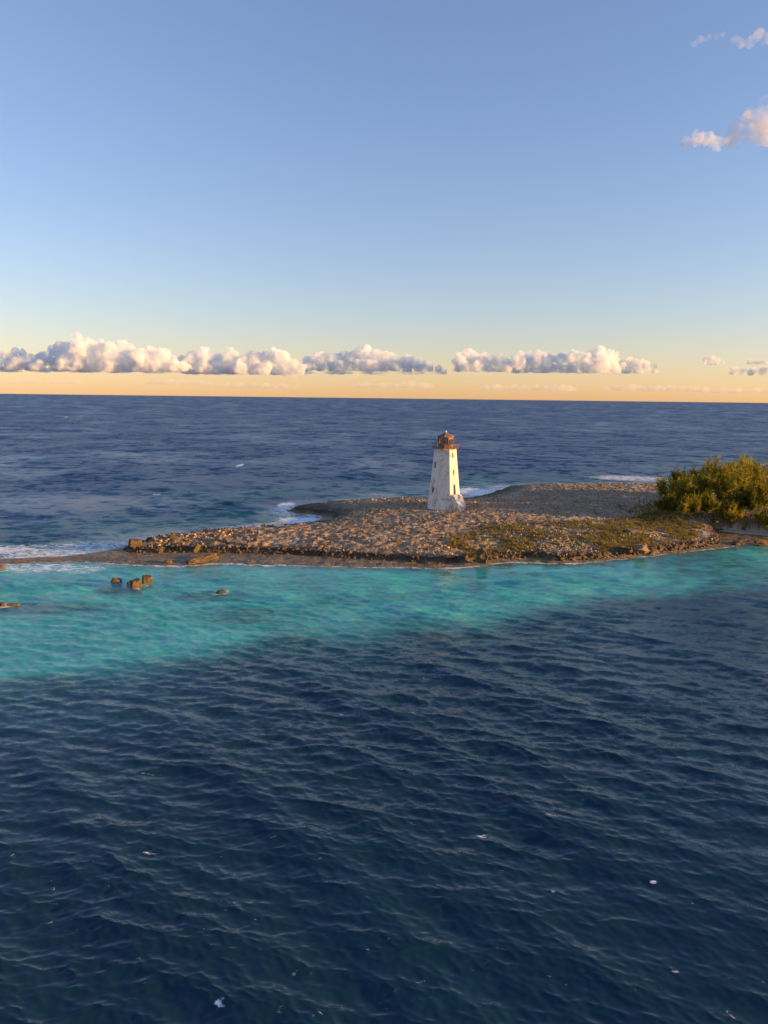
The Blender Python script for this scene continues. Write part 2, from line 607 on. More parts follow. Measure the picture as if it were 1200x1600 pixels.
M_BARK = mat_plain('grey_bark', (0.16, 0.11, 0.075), 0.9, scale=2)

# ------------------------------------------------------------------ island terrain
def build_island():
    step = 0.36
    xs = np.arange(-98, 205, step)
    ys = np.arange(112, 372, step)
    X, Y = np.meshgrid(xs, ys)
    x, y = X.ravel(), Y.ravel()
    # only what the picture or a step aside could see
    keep = (np.abs(x) < y * 0.72 + 12) & (y < 260 + np.maximum(0, x - 40) * 0.9)
    idx = np.full(x.shape, -1)
    z = np.full(x.shape, -9.0)
    so = np.full(x.shape, -99.0)
    su = np.full(x.shape, -99.0)
    z[keep], so[keep], su[keep] = ground(x[keep], y[keep])
    ok = keep & (so > -6)
    idx[ok] = np.arange(ok.sum())
    G = idx.reshape(X.shape)
    a, b, c, d = G[:-1, :-1], G[:-1, 1:], G[1:, 1:], G[1:, :-1]
    m = (a >= 0) & (b >= 0) & (c >= 0) & (d >= 0)
    faces = np.stack([a[m], b[m], c[m], d[m]], 1)
    v = np.stack([x[ok], y[ok], z[ok]], 1)
    xo, yo, zo, soo, suo = x[ok], y[ok], z[ok], so[ok], su[ok]
    me = mesh_np('island', v, faces, True)
    n = fbm(xy3(xo, yo, 0.25), 3, 61)
    sand = smooth(sdist(xo, yo, BEACH) + n * 0.8, -0.3, 0.6) * smooth(zo, 0.75, 0.5)
    cw = smooth(sdist(xo, yo, COVEWALL, closed=False), 8, 3)
    shelf = smooth(suo, 0.5, -0.3) * (1 - sand)
    dark = smooth(suo, -0.9, 0.2) * smooth(suo, 3.2 + 2.2 * n, 0.8) * (1 - cw)  # algae band, deepened to paint in the shade under the cliff edge
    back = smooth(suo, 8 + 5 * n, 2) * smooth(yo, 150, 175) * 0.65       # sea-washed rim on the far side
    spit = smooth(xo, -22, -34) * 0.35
    attr(me, 'sand', sand)
    attr(me, 'shelf', shelf)
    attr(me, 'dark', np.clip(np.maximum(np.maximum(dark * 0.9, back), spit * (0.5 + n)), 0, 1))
    attr(me, 'grass', np.maximum(smooth(sdist(xo, yo, GRASS) + 5 * n, -1.5, 3.0), smooth(sdist(xo, yo, TREELAND) + 2 * n, -1, 1)))
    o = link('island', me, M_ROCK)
    tag(o, 'low brown limestone island with a wet shelf along its near shore', kind='structure')
    return o


ISLAND = build_island()

# ------------------------------------------------------------------ sea
def build_sea():
    r1 = 1.0 / np.arange(1 / 27.0, 1 / 2600.0, -4.0e-5)
    r = np.concatenate([[0.5, 3, 7, 11, 15, 18, 20, 22], r1, np.geomspace(2800, 90000, 40)])
    th = np.concatenate([np.linspace(-36, 36, 660), np.linspace(36, 324, 74)[1:-1]]) * math.pi / 180
    nt, nr = len(th), len(r)
    RR, TT = np.meshgrid(r, th, indexing='ij')
    x = (RR * np.sin(TT)).ravel()
    y = (RR * np.cos(TT)).ravel()
    dr = np.gradient(r)
    DR = np.repeat(dr, nt)
    DT = np.tile(np.concatenate([np.full(660, 72 / 660), np.full(nt - 660, 4.0)]) * math.pi / 180, nr) * RR.ravel()
    X, Y = x.astype(np.float32), y.astype(np.float32)
    Z = np.zeros_like(X)
    DX = np.zeros_like(X)
    DY = np.zeros_like(X)
    ux, uy = np.sin(TT).ravel().astype(np.float32), np.cos(TT).ravel().astype(np.float32)
    N = 130
    lost = np.zeros(len(x), np.float32)
    lost_big = np.zeros(len(x), np.float32)
    lam = np.geomspace(0.36, 14.0, N) * rng.uniform(0.95, 1.05, N)
    near = RR.ravel() < 2600
    # lee of the island and gusts: patches of calmer and rougher water
    gust = 0.84 + 0.55 * fbm(xy3(x, y, 0.03), 3, 71)
    so = np.full(x.shape, -500.0)
    nr_land = (np.abs(x) < 230) & (y > 60) & (y < 460)
    so[nr_land] = sdist(x[nr_land], y[nr_land], SHORE)
    amp_shore = 0.35 + 0.65 * smooth(-so, 0, 18)
    calm = np.ones_like(x)
    calm[nr_land] = 1 - 0.6 * smooth(sdist(x[nr_land], y[nr_land], TURQ), -14, 4)
    k_amp = (gust * amp_shore).astype(np.float32)
    for i in range(N):
        L = lam[i]
        k = 2 * math.pi / L
        big = smooth(np.array(L), 1.0, 8.0)
        ang = math.radians(50 * big + 76 * (1 - big)) + rng.normal(0, math.radians(11 + 17 * (1 - big)))
        if rng.random() < 0.12:
            ang += math.radians(rng.uniform(-80, 80))
        kx, ky = k * math.cos(ang), k * math.sin(ang)
        s = 0.0172 * (1.62 - 0.55 * big)
        if L > 3.5:
            s *= 0.78
        a = s / k
        # leave out what the mesh cannot carry at this distance
        al = np.abs(kx * ux + ky * uy) * DR
        ac = np.abs(kx * uy - ky * ux) * DT
        g = np.clip(1.5 - np.maximum(al, ac) / 1.5, 0, 1).astype(np.float32) * k_amp
        lost += (s * s / 2) * (k_amp ** 2 - g ** 2)
        if L > 2.0:
            lost_big += (s * s / 2) * (k_amp ** 2 - g ** 2)
        if L > 3.0:
            g = g * calm.astype(np.float32)
        m = g > 0.01
        ph = kx * X[m] + ky * Y[m] + rng.uniform(0, 6.283)
        ca, sa = np.cos(ph), np.sin(ph)
        Z[m] += a * g[m] * ca
        DX[m] -= 1.45 * a * g[m] * math.cos(ang) * sa
        DY[m] -= 1.45 * a * g[m] * math.sin(ang) * sa
    v = np.stack([X + DX, Y + DY, Z], 1)
    I = np.arange(nr * nt).reshape(nr, nt)
    a = I[:-1]
    b = I[1:]
    faces = np.stack([a, b, np.roll(b, -1, 1), np.roll(a, -1, 1)], 2).reshape(-1, 4)
    me = mesh_np('sea', v, faces, True)
    shallow = np.zeros_like(x)
    nn = fbm(xy3(x[nr_land], y[nr_land], 0.05), 3, 81)
    st = sdist(x[nr_land], y[nr_land], TURQ)
    frontal = smooth(st + 8 * nn, -7, 9.0)
    # front water only: north of the spit it drops off fast
    SPINE = poly([(-300, 895), (0, 877), (170, 868), (330, 850), (600, 830), (800, 810), (1100, 800)])
    ysp = np.interp(x[nr_land], SPINE[:, 0], SPINE[:, 1])
    isfront = smooth(y[nr_land] - ysp, 2.0, -1.0)
    shallow[nr_land] = frontal * isfront
    lr_ = np.sqrt(np.maximum(lost, 0))
    lb_ = np.sqrt(np.maximum(lost_big, 0))
    attr(me, 'ripple', 0.012 + 0.85 * lr_)
    attr(me, 'swell', 0.006 + 2.1 * lb_)
    attr(me, 'rough', np.clip(np.sqrt(1.414 * (0.36 * lr_ + 0.6 * lb_ + 0.0006)), 0.03, 0.62))
    attr(me, 'shallow', shallow)
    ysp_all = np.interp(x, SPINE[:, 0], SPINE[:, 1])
    attr(me, 'open', smooth(y - ysp_all, 0, 40))  # where reflected sky blue is painted into the water colour
    teal = np.zeros_like(x)
    teal[nr_land] = (1 - isfront) * smooth(-so[nr_land], 75, 5) * 0.9 + isfront * smooth(st, -24, 0) * 0.35 * (1 - frontal)
    attr(me, 'teal', np.clip(teal, 0, 1))
    reef = np.zeros_like(x)
    for cx, cy, rx, ry, w in ((390, 962, 105, 16, .6), (60, 950, 130, 10, .75), (185, 922, 40, 8, .8), (330, 932, 70, 9, .8), (520, 940, 60, 14, .35),
                              (1120, 885, 110, 22, .5), (450, 1003, 60, 10, .6), (690, 996, 110, 9, .8), (880, 972, 90, 8, .6), (60, 1070, 150, 14, .7), (330, 1035, 80, 8, .5)):
        c0, c1, c2 = at(cx, cy)[:2], at(cx + rx, cy)[:2], at(cx, cy - ry)[:2]
        d = ((x - c0[0]) / np.linalg.norm(c1 - c0)) ** 2 + ((y - c0[1]) / np.linalg.norm(c2 - c0)) ** 2
        reef = np.maximum(reef, w * smooth(d, 1.4, 0.2))
    attr(me, 'reef', reef)
    attr(me, 'edge', smooth(-so, 5.0, 0.5))
    foam = np.zeros_like(x)
    # surf along the exposed side, a thin lip of it along the lee shelf
    wv = fbm(xy3(x[nr_land], y[nr_land], 0.09), 3, 91)
    f_back = smooth(-so[nr_land], 10 + 8 * wv, 0.5) * (1 - isfront) * (0.60 + 0.2 * wv)
    f_front = smooth(-so[nr_land], 1.9 + 1.5 * wv, 0.1) * isfront * (0.64 + 0.3 * wv)
    foam[nr_land] = np.maximum(f_back, f_front)
    for cx, cy, rx, ry, w in ((470, 813, 38, 6, .85), (380, 826, 60, 4, .5), (447, 789, 14, 5, .8), (50, 862, 150, 11, .66), (150, 852, 75, 6, .62), (20, 858, 40, 5, .8), (60, 887, 110, 7, .62),
                              (318, 877, 26, 4, .7), (740, 768, 30, 6, .85), (985, 747, 60, 4, .7), (345, 925, 12, 4, .62), (215, 920, 13, 3, .5), (232, 913, 12, 3, .5), (184, 911, 12, 3, .48), (14, 948, 18, 3, .5), (375, 727, 6, 2.2, .85), (110, 651, 3, 1.5, .9), (113, 657, 2, 1.2, .7),
                              (247, 772, 7, 1.6, .5), (590, 773, 40, 2, .5), (100, 892, 60, 4, .45), (756, 1304, 11, 2.5, .62), (775, 1320, 8, 3, .5), (786, 1358, 8, 3, .48), (890, 1395, 8, 3, .46),
                              (660, 1535, 9, 4, .5), (1055, 1515, 9, 4, .48), (1020, 1380, 6, 3, .46), (340, 1575, 14, 8, .48), (460, 1520, 8, 8, .46), (500, 1585, 10, 6, .46), (240, 1330, 16, 3, .45), (55, 1594, 8, 5, .5), (885, 1580, 7, 4, .48), (1110, 1580, 7, 4, .48), (270, 1460, 6, 3, .45)):
        c0, c1, c2 = at(cx, cy)[:2], at(cx + rx, cy)[:2], at(cx, cy - ry)[:2]
        d = ((x - c0[0]) / np.linalg.norm(c1 - c0)) ** 2 + ((y - c0[1]) / np.linalg.norm(c2 - c0)) ** 2
        foam = np.maximum(foam, w * smooth(d, 2.2, 0.1))
    attr(me, 'foam', foam)
    o = link('sea', me, M_WATER)
    tag(o, 'rippled sea, dark blue in the deep and turquoise over the shallows', kind='structure')
    return o


SEA = build_sea()

# ------------------------------------------------------------------ rocks
def rock_mesh(name, seed, sub=1, sq=(1, 1, 1), jag=0.28, boxy=0.0, spike=0.0):
    bm = bmesh.new()
    bmesh.ops.create_icosphere(bm, subdivisions=sub, radius=0.5)
    co = np.array([v.co[:] for v in bm.verts])
    if boxy > 0:
        mx = np.abs(co).max(1, keepdims=True)
        co = co * (1 - boxy) + (co / mx * 0.45) * boxy
    nz = fbm(co * 2.1 + seed * 5.3, 3, seed)
    nv = np.stack([vnoise(co * 3.1 + seed + i * 9.1, seed + i) for i in range(3)], 1)
    co = co * (1 + jag * nz[:, None]) + nv * jag * 0.22
    co = co * np.array(sq)
    if spike:
        co = co * (1 + spike * (np.random.default_rng(seed).random((len(co), 1)) - .5))
    for v, c in zip(bm.verts, co):
        v.co = c
    return bm_mesh(bm, name)


def rock_arrays(seed, sub, sq, jag):
    me = rock_mesh('t', seed, sub, sq, jag, 0.0, 0.7)
    v = np.array([q.co[:] for q in me.vertices])
    f = np.array([q.vertices[:] for q in me.polygons])
    bpy.data.meshes.remove(me)
    return v, f


def rot_mats(n, tilt=0.6):
    a, b, c = rng.uniform(0, 6.283, n), rng.normal(0, tilt, n), rng.normal(0, tilt, n)
    ca, sa, cb, sb, cc, sc_ = np.cos(a), np.sin(a), np.cos(b), np.sin(b), np.cos(c), np.sin(c)
    o, i = np.zeros(n), np.ones(n)
    Rz = np.stack([ca, -sa, o, sa, ca, o, o, o, i], 1).reshape(n, 3, 3)
    Rx = np.stack([i, o, o, o, cb, -sb, o, sb, cb], 1).reshape(n, 3, 3)
    Ry = np.stack([cc, o, sc_, o, i, o, -sc_, o, cc], 1).reshape(n, 3, 3)
    return Rz @ Rx @ Ry


def scatter(pg, n, zapp=1.8):
    """n random points inside a polygon given in pixels at about height zapp"""
    w = chaikin(poly(pg, zapp), 2)
    lo, hi = w.min(0), w.max(0)
    out = np.zeros((0, 2))
    while len(out) < n:
        q = rng.uniform(lo, hi, (n * 3, 2))
        out = np.concatenate([out, q[inside(q[:, 0], q[:, 1], w)]])
    return out[:n]


RUBBLE_FRONT = [(470, 850), (540, 832), (640, 824), (760, 824), (880, 826), (960, 838), (1050, 836), (1105, 830), (1125, 842), (1085, 851), (1000, 862), (900, 872), (800, 870), (700, 878), (620, 874), (540, 868), (490, 860)]
RUBBLE_MID = [(540, 800), (620, 785), (680, 780), (760, 790), (860, 770), (1000, 772), (1010, 800), (960, 820), (860, 826), (760, 828), (640, 828), (540, 836), (500, 830)]
RUBBLE_BACK = [(560, 782), (650, 776), (760, 785), (800, 758), (900, 756), (1020, 757), (1020, 775), (860, 772), (760, 795), (600, 790)]
SPIT_ROCKS = [(228, 848), (270, 838), (330, 836), (400, 836), (420, 850), (340, 860), (300, 864), (250, 864)]


def build_rubble():
    # large stones first: single pieces of the island
    protos = [rock_mesh('stone', 100 + i, 2, (1, random.uniform(.65, .95), random.uniform(.5, .8)), 0.5, 0.0, 0.5) for i in range(8)]
    for me in protos:
        me.materials.append(M_STONE)
    pts = np.concatenate([scatter(RUBBLE_FRONT, 205, 1.6), scatter(SPIT_ROCKS, 38, 1.2), scatter(RUBBLE_MID, 45, 2.2)])
    sizes = np.concatenate([0.5 + 0.65 * rng.random(205) ** 2, rng.uniform(0.7, 1.5, 38), rng.uniform(0.6, 1.0, 45)])
    zz, so, su = ground(pts[:, 0], pts[:, 1])
    for i, (p, s) in enumerate(zip(pts, sizes)):
        if su[i] < 0.8 or math.hypot(p[0] - LH_X, p[1] - LH_Y) < 7:
            continue
        o = link('stone', protos[i % 8], None, ISLAND, (p[0], p[1], zz[i] + 0.02 * s))
        o.scale = (s, s, s * random.uniform(0.8, 1.1))
        o.rotation_euler = (random.gauss(0, .35), random.gauss(0, .35), random.uniform(0, 6.28))
    for i, p in enumerate(scatter(RUBBLE_FRONT, 16, 1.6)):      # a few broad slabs
        z0 = gz(p[0], p[1])
        o = link('slab', protos[(i * 3) % 8], None, ISLAND, (p[0], p[1], z0 + .02))
        o.scale = (random.uniform(1.6, 2.6), random.uniform(1.2, 1.9), random.uniform(.45, .8))
        o.rotation_euler = (random.gauss(0, .15), random.gauss(0, .15), random.uniform(0, 6.28))
    # the rest of the rubble, too small to pick apart
    tv = [rock_arrays(200 + i, 1, (1.15, random.uniform(.55, .95), random.uniform(.32, .62)), 0.45) for i in range(10)]
    V, Fc, T, off = [], [], [], 0
    for pg, n, s0, s1, za, lift in ((RUBBLE_FRONT, 9500, 0.14, 0.66, 1.6, .03), (RUBBLE_MID, 5200, 0.14, 0.55, 2.3, .03), (RUBBLE_BACK, 1300, 0.25, 0.8, 2.0, .06), (SPIT_ROCKS, 700, 0.25, 1.1, 1.2, .08)):
        p = scatter(pg, n, za)
        z, so, su = ground(p[:, 0], p[:, 1])
        d = np.hypot(p[:, 0] - LH_X, p[:, 1] - LH_Y)
        bare = fbm(xy3(p[:, 0], p[:, 1], 0.11), 3, 141)
        ok = (su > 0.5) & (d > 4.6) & (bare + 0.25 * (rng.random(len(p)) - .5) > -0.10)
        p, z = p[ok], z[ok]
        s = s0 + (s1 - s0) * rng.random(len(p)) ** 3.0
        Rm = rot_mats(len(p), 0.4)
        for j in range(10):
            q = np.arange(j, len(p), 10)
            v, f = tv[j]
            w = np.einsum('nij,vj->nvi', Rm[q], v) * s[q, None, None]
            w += np.stack([p[q, 0], p[q, 1], z[q] + lift * s[q]], 1)[:, None, :]
            V.append(w.reshape(-1, 3))
            Fc.append((f[None] + (np.arange(len(q)) * len(v))[:, None, None] + off).reshape(-1, 3))
            T.append(np.repeat(rng.random(len(q)), len(v)))
            off += len(q) * len(v)
    me = mesh_np('rubble', np.concatenate(V), np.concatenate(Fc))
    attr(me, 'tint', np.concatenate(T))
    o = link('rubble', me, M_STONE)
    tag(o, 'loose pale limestone rubble strewn over the island', 'rubble', kind='stuff')


build_rubble()


def build_ledge_rocks():
    # broken, dark, sea-worn rock along the foot of the low cliff
    x = rng.uniform(-60, 82, 60000)
    y = rng.uniform(118, 165, 60000)
    z, so, su = ground(x, y)
    ok = (su > -0.5) & (su < 0.9) & (so > 0.8)
    x, y, z = x[ok][:1500], y[ok][:1500], z[ok][:1500]
    tv = [rock_arrays(400 + i, 1, (1.2, random.uniform(.6, 1), random.uniform(.45, .9)), 0.5) for i in range(6)]
    V, Fc, off = [], [], 0
    s = rng.uniform(0.25, 0.8, len(x))
    Rm = rot_mats(len(x), 0.5)
    for j in range(6):
        q = np.arange(j, len(x), 6)
        v, f = tv[j]
        w = np.einsum('nij,vj->nvi', Rm[q], v) * s[q, None, None] + np.stack([x[q], y[q], z[q]], 1)[:, None, :]
        V.append(w.reshape(-1, 3))
        Fc.append((f[None] + (np.arange(len(q)) * len(v))[:, None, None] + off).reshape(-1, 3))
        off += len(q) * len(v)
    o = link('ledge_rocks', mesh_np('ledge_rocks', np.concatenate(V), np.concatenate(Fc)), M_LEDGE)
    tag(o, 'dark broken rock along the foot of the low cliff', 'rock', kind='stuff')


build_ledge_rocks()


def boulder(label, px, py, z, size, seed, rz=0.0, tilt=(0, 0), boxy=0.75, mat=None, name='boulder', cat='rock', group=None, sink=0.3, jag=0.2):
    w = at(px, py, z)
    me = rock_mesh(name, seed, 3, (1, 1, 1), jag, boxy)
    o = link(name, me, mat or M_BLOCK, None, (w[0], w[1], z + size[2] * (0.5 - sink)))
    o.scale = size
    o.rotation_euler = (tilt[0], tilt[1], rz)
    return tag(o, label, cat, group)


# blocks standing in the shallows off the spit
boulder('square brown block awash, the lower of two beside the shallow reef', 213, 918, 0, (1.7, 1.6, 1.9), 11, 0.55, (0.05, -.1), .93, name='stone_block', cat='block', sink=.3, jag=.2)
boulder('square brown block awash, nearest the spit with its foot showing', 230, 911, 0, (1.6, 1.6, 1.7), 12, 0.45, (.1, .05), .93, name='stone_block', cat='block', sink=.25, jag=.2)
boulder('low worn brown block with a notched top in the shallows', 182, 910, 0, (1.7, 1.2, 1.2), 13, 0.3, (0, .3), .7, name='stone_block', cat='block', sink=.4)
boulder('smallest round rock between the blocks in the shallows', 202, 913, 0, (.7, .7, .7), 14, 0, (0, 0), .3, cat='rock', sink=.35)
boulder('low rock ringed with foam on its own in the turquoise shallows', 346, 926, 0, (1.7, 1.0, .7), 15, .3, (0, 0), .3, cat='rock', sink=.4)
boulder('small round rock at the edge of the dark reef patch', 5, 947, 0, (1.0, .8, .8), 16, 0, (0, 0), .4, cat='rock', sink=.35)
boulder('long low rock barely awash over the dark reef patch', 20, 946, 0, (1.8, .7, .5), 17, .2, (0, 0), .4, cat='rock', sink=.4)
boulder('orange lit rock tip at the end of the sunken spit', 1, 889, 0, (1.6, 1.2, 1.0), 18, .2, (0, 0), .4, cat='rock', sink=.35)


def on_land(px, py, zguess):
    w = at(px, py, zguess)
    for _ in range(4):
        w = at(px, py, gz(w[0], w[1]))
    return w


def land_boulder(label, px, py, size, seed, rz, tilt=(0, 0), boxy=.7, sink=.25, jag=.2, mat=None):
    w = on_land(px, py, 1.0)
    o = boulder(label, px, py, float(w[2]), size, seed, rz, tilt, boxy, mat, sink=sink, jag=jag)
    o.location.x, o.location.y = w[0], w[1]
    return o


land_boulder('big cube shaped boulder alone on the bare end of the spit', 211, 853, (2.4, 1.9, 1.7), 21, .5, (.05, .1), .85)
land_boulder('arched leaning slab of rock on top of the spit rubble', 271, 846, (2.2, 1.0, 1.6), 22, .25, (.1, .45), .6)
land_boulder('upright lit slab among the broken rocks of the spit', 307, 862, (1.1, .7, 2.2), 23, .7, (.15, .5), .75)
land_boulder('small upright rock at the lower edge of the spit rubble', 251, 864, (.8, .6, 1.4), 24, .4, (0, .2), .6)
land_boulder('long tilted lit ledge of rock by the surf on the spit', 322, 874, (3.6, 1.3, 1.0), 25, .6, (.25, -.1), .3, .36, jag=.75)
land_boulder('short lit rock at the seaward end of the tilted ledge', 303, 878, (2.2, 1.1, .8), 35, .4, (.2, 0), .3, .34, jag=.7)
land_boulder('small lit rock lying in the wash below the spit', 263, 879, (1.3, .9, .7), 26, .2, (0, .1), .5, .3)
land_boulder('pale flat stone lying on the bare rock of the spit', 243, 856, (1.5, .7, .5), 27, .6, (0, .1), .6, .2, mat=M_STONE)
land_boulder('broad grey slab of rock among the dry grass', 990, 832, (3.4, 2.2, .9), 28, .1, (.1, .05), .6, .3, mat=M_STONE)
land_boulder('big grey rock at the cliff edge below the dry grass', 1002, 858, (2.6, 2.0, 1.6), 29, .4, (.1, 0), .35, .35, jag=.6, mat=M_STONE)
land_boulder('lit buttress of rock jutting onto the wet shelf', 754, 872, (2.0, 3.0, 2.0), 30, .3, (.5, 0), .3, .35, jag=.6)
land_boulder('golden rock knob at the tip of the island by the cove', 1153, 850, (2.4, 1.6, 1.2), 31, .2, (0, 0), .3, .35, jag=.7)
land_boulder('golden rocks at the water edge across the cove mouth', 1190, 849, (3.6, 1.4, 1.0), 32, .2, (0, 0), .3, .35, jag=.7)

# ------------------------------------------------------------------ dry grass
def build_grass():
    p = scatter([(690, 846), (760, 828), (850, 822), (960, 818), (1020, 806), (1085, 806), (1108, 818), (1092, 838), (1020, 850), (930, 860), (800, 862), (720, 862)], 6500, 2.0)
    p2 = scatter([(960, 782), (1015, 780), (1060, 800), (1080, 812), (1020, 808), (970, 800)], 700, 2.8)
    p3 = scatter([(1140, 818), (1210, 824), (1210, 832), (1160, 824)], 200, 2.6)
    p = np.concatenate([p, p2, p3])
    n = fbm(xy3(p[:, 0], p[:, 1], 0.16), 3, 131)
    p = p[n + 0.5 * (rng.random(len(p)) - .5) > -0.05]
    z, so, su = ground(p[:, 0], p[:, 1])
    ok = su > 1.0
    p, z = p[ok], z[ok]
    B = 9
    n = len(p)
    ang = rng.uniform(0, 6.283, (n, B))
    hh = rng.uniform(0.2, 0.7, (n, 1)) * rng.uniform(.6, 1.2, (n, B))
    lean = rng.uniform(0.15, 0.7, (n, B)) * hh
    base = np.stack([p[:, 0, None] + np.cos(ang) * .1, p[:, 1, None] + np.sin(ang) * .1, np.repeat(z[:, None] - .05, B, 1)], 2)
    side = np.stack([-np.sin(ang), np.cos(ang), 0 * ang], 2) * rng.uniform(.04, .09, (n, B, 1))
    tip = base + np.stack([np.cos(ang) * lean, np.sin(ang) * lean, hh], 2)
    v = np.stack([base - side, base + side, tip], 2).reshape(-1, 3)
    f = np.arange(len(v)).reshape(-1, 3)
    o = link('dry_grass', mesh_np('dry_grass', v, f), M_GRASS)
    tag(o, 'yellow green dry grass tufts on the slope below the trees', 'grass', kind='stuff')


build_grass()

# ------------------------------------------------------------------ lighthouse
def build_lighthouse():
    root = empty('lighthouse', (LH_X, LH_Y, LH_Z - 0.15))
    tag(root, 'white six sided lighthouse with a rusty lantern room, peeling paint', 'lighthouse')
    camdir = math.atan2(-LH_Y, -LH_X)                    # bearing from tower to the viewer
    front = camdir - math.radians(8)                     # normal of the broad front wall
    Hh, A0, A1 = 14.9, 3.62, 2.28                         # height, apothem at foot and top
    tan30 = math.tan(math.radians(30))

    def pt(face, u, z, d=0.0):
        """point on a wall: u in -1..1 across the wall, z up, d outwards"""
        ap = A0 + (A1 - A0) * z / Hh
        a = front + face * math.pi / 3
        nx, ny = math.cos(a), math.sin(a)
        tx, ty = -ny, nx
        w = u * ap * tan30
        return Vector((nx * (ap + d) + tx * w, ny * (ap + d) + ty * w, z))

    # openings: wall -> (u centre, half width in u, z0, z1)
    # wall 0 front, wall 1 is counter-clockwise from it (to the right as seen), wall -1 to the left
    door = (-.05, .24, 3.9, 6.35)
    holes = {1: [door, (-.05, .19, 8.5, 9.75), (-.12, .22, 12.75, 13.95)], 5: [(.22, .27, 4.3, 5.6), (.1, .28, 10.2, 11.6)], 3: [(0, .2, 6, 7.2)]}
    def rec(fi):
        return .14 if fi == 5 else .5
    bm = bmesh.new()
    for fi in range(6):
        hs = holes.get(fi, [])
        us = sorted({-1.0, 1.0, -.5, 0.5} | {h[0] - h[1] for h in hs} | {h[0] + h[1] for h in hs})
        zs = sorted(set(np.linspace(0, Hh, 13)) | {h[2] for h in hs} | {h[3] for h in hs})
        for i in range(len(us) - 1):
            for j in range(len(zs) - 1):
                um, zm = (us[i] + us[i + 1]) / 2, (zs[j] + zs[j + 1]) / 2
                if any(abs(um - h[0]) < h[1] and h[2] < zm < h[3] for h in hs):
                    continue
                bm.faces.new([bm.verts.new(pt(fi, us[i], zs[j])), bm.verts.new(pt(fi, us[i + 1], zs[j])),
                              bm.verts.new(pt(fi, us[i + 1], zs[j + 1])), bm.verts.new(pt(fi, us[i], zs[j + 1]))])
        for h in hs:                                     # thickness of the wall inside each opening
            ring = [(h[0] - h[1], h[2]), (h[0] + h[1], h[2]), (h[0] + h[1], h[3]), (h[0] - h[1], h[3])]
            for k in range(4):
                a, b = ring[k], ring[(k + 1) % 4]
                bm.faces.new([bm.verts.new(pt(fi, a[0], a[1])), bm.verts.new(pt(fi, b[0], b[1])),
                              bm.verts.new(pt(fi, b[0], b[1], -rec(fi))), bm.verts.new(pt(fi, a[0], a[1], -rec(fi)))])
    bmesh.ops.remove_doubles(bm, verts=bm.verts, dist=0.002)
    tower = link('tower', bm_mesh(bm, 'tower'), M_WHITE, root)
    # storey joints: thin raised courses around the tower
    for z in (6.9, 10.0):
        bm = bmesh.new()
        for fi in range(6):
            q = [pt(fi, -1, z, .05), pt(fi, 1, z, .05), pt(fi, 1, z + .14, .05), pt(fi, -1, z + .14, .05)]
            w = [pt(fi, -1, z, -.1), pt(fi, 1, z, -.1), pt(fi, 1, z + .14, -.1), pt(fi, -1, z + .14, -.1)]
            vq = [bm.verts.new(p) for p in q]
            vw = [bm.verts.new(p) for p in w]
            bm.faces.new(vq)
            bm.faces.new([vw[0], vw[1], vq[1], vq[0]])
            bm.faces.new([vq[3], vq[2], vw[2], vw[3]])
        bmesh.ops.remove_doubles(bm, verts=bm.verts, dist=0.06)
        link('string_course', bm_mesh(bm, 'string_course'), M_WHITE, root)

    def panel(name, fi, u0, u1, z0, z1, d0, d1, mat, parent):
        bm = bmesh.new()
        vs = [bm.verts.new(pt(fi, u, z, d)) for d in (d0, d1) for (u, z) in ((u0, z0), (u1, z0), (u1, z1), (u0, z1))]
        for q in ((0, 1, 2, 3), (7, 6, 5, 4), (0, 4, 5, 1), (1, 5, 6, 2), (2, 6, 7, 3), (3, 7, 4, 0)):
            bm.faces.new([vs[k] for k in q])
        return link(name, bm_mesh(bm, name), mat, parent)

    for fi, hs in holes.items():
        for h in hs:
            u0, u1, z0, z1 = h[0] - h[1], h[0] + h[1], h[2], h[3]
            if h is door:
                d = panel('door', fi, u0, u1, z0, z1, -.46, -.40, M_DOOR, root)
                um = (u0 + u1) / 2
                panel('door_leaf', fi, u0 + .02, um - .015, z0 + .05, z1 - .1, -.40, -.33, M_DOOR, d)
                panel('door_leaf', fi, um + .015, u1 - .02, z0 + .05, z1 - .1, -.40, -.33, M_DOOR, d)
                panel('lintel', fi, u0 - .05, u1 + .05, z1 + .002, z1 + .2, -.1, .06, M_WHITE, d)
            else:
                wd = panel('window', fi, u0, u1, z0, z1, -rec(fi) + .02, -rec(fi) + .06, M_DARK, root)
                panel('shutter', fi, u0, u0 + (u1 - u0) * .12, z0, z1, -rec(fi) + .06, -rec(fi) + .1, M_DOOR, wd)
                panel('sill', fi, u0 - .04, u1 + .04, z0 - .13, z0 - .002, -.1, .09, M_WHITE, wd)
    # stair block against the door wall, its far end sloping down
    bm = bmesh.new()
    ax = front + math.pi / 3
    n1 = Vector((math.cos(ax), math.sin(ax), 0))
    t1 = Vector((-n1.y, n1.x, 0))
    toward = Vector((math.cos(front), math.sin(front), 0))
    zt = 3.85
    ap_t = A0 + (A1 - A0) * zt / Hh
    prof = [(ap_t - .6, zt), (ap_t + .75, zt), (ap_t + 1.2, zt - .55), (A0 + 1.95, 1.3), (A0 + 2.15, 0), (A0 - .6, 0)]
    for w0, w1 in ((-1.55, 1.45),):
        lo = [bm.verts.new(n1 * d + t1 * w0 + Vector((0, 0, z))) for d, z in prof]
        hi = [bm.verts.new(n1 * d + t1 * w1 + Vector((0, 0, z))) for d, z in prof]
        bm.faces.new(lo)
        bm.faces.new(hi[::-1])
        for k in range(len(prof)):
            j = (k + 1) % len(prof)
            bm.faces.new([lo[k], hi[k], hi[j], lo[j]])
    bmesh.ops.recalc_face_normals(bm, faces=bm.faces)
    sb = link('stair_block', bm_mesh(bm, 'stair_block'), M_WHITE, root)
    # plinth
    bm = bmesh.new()
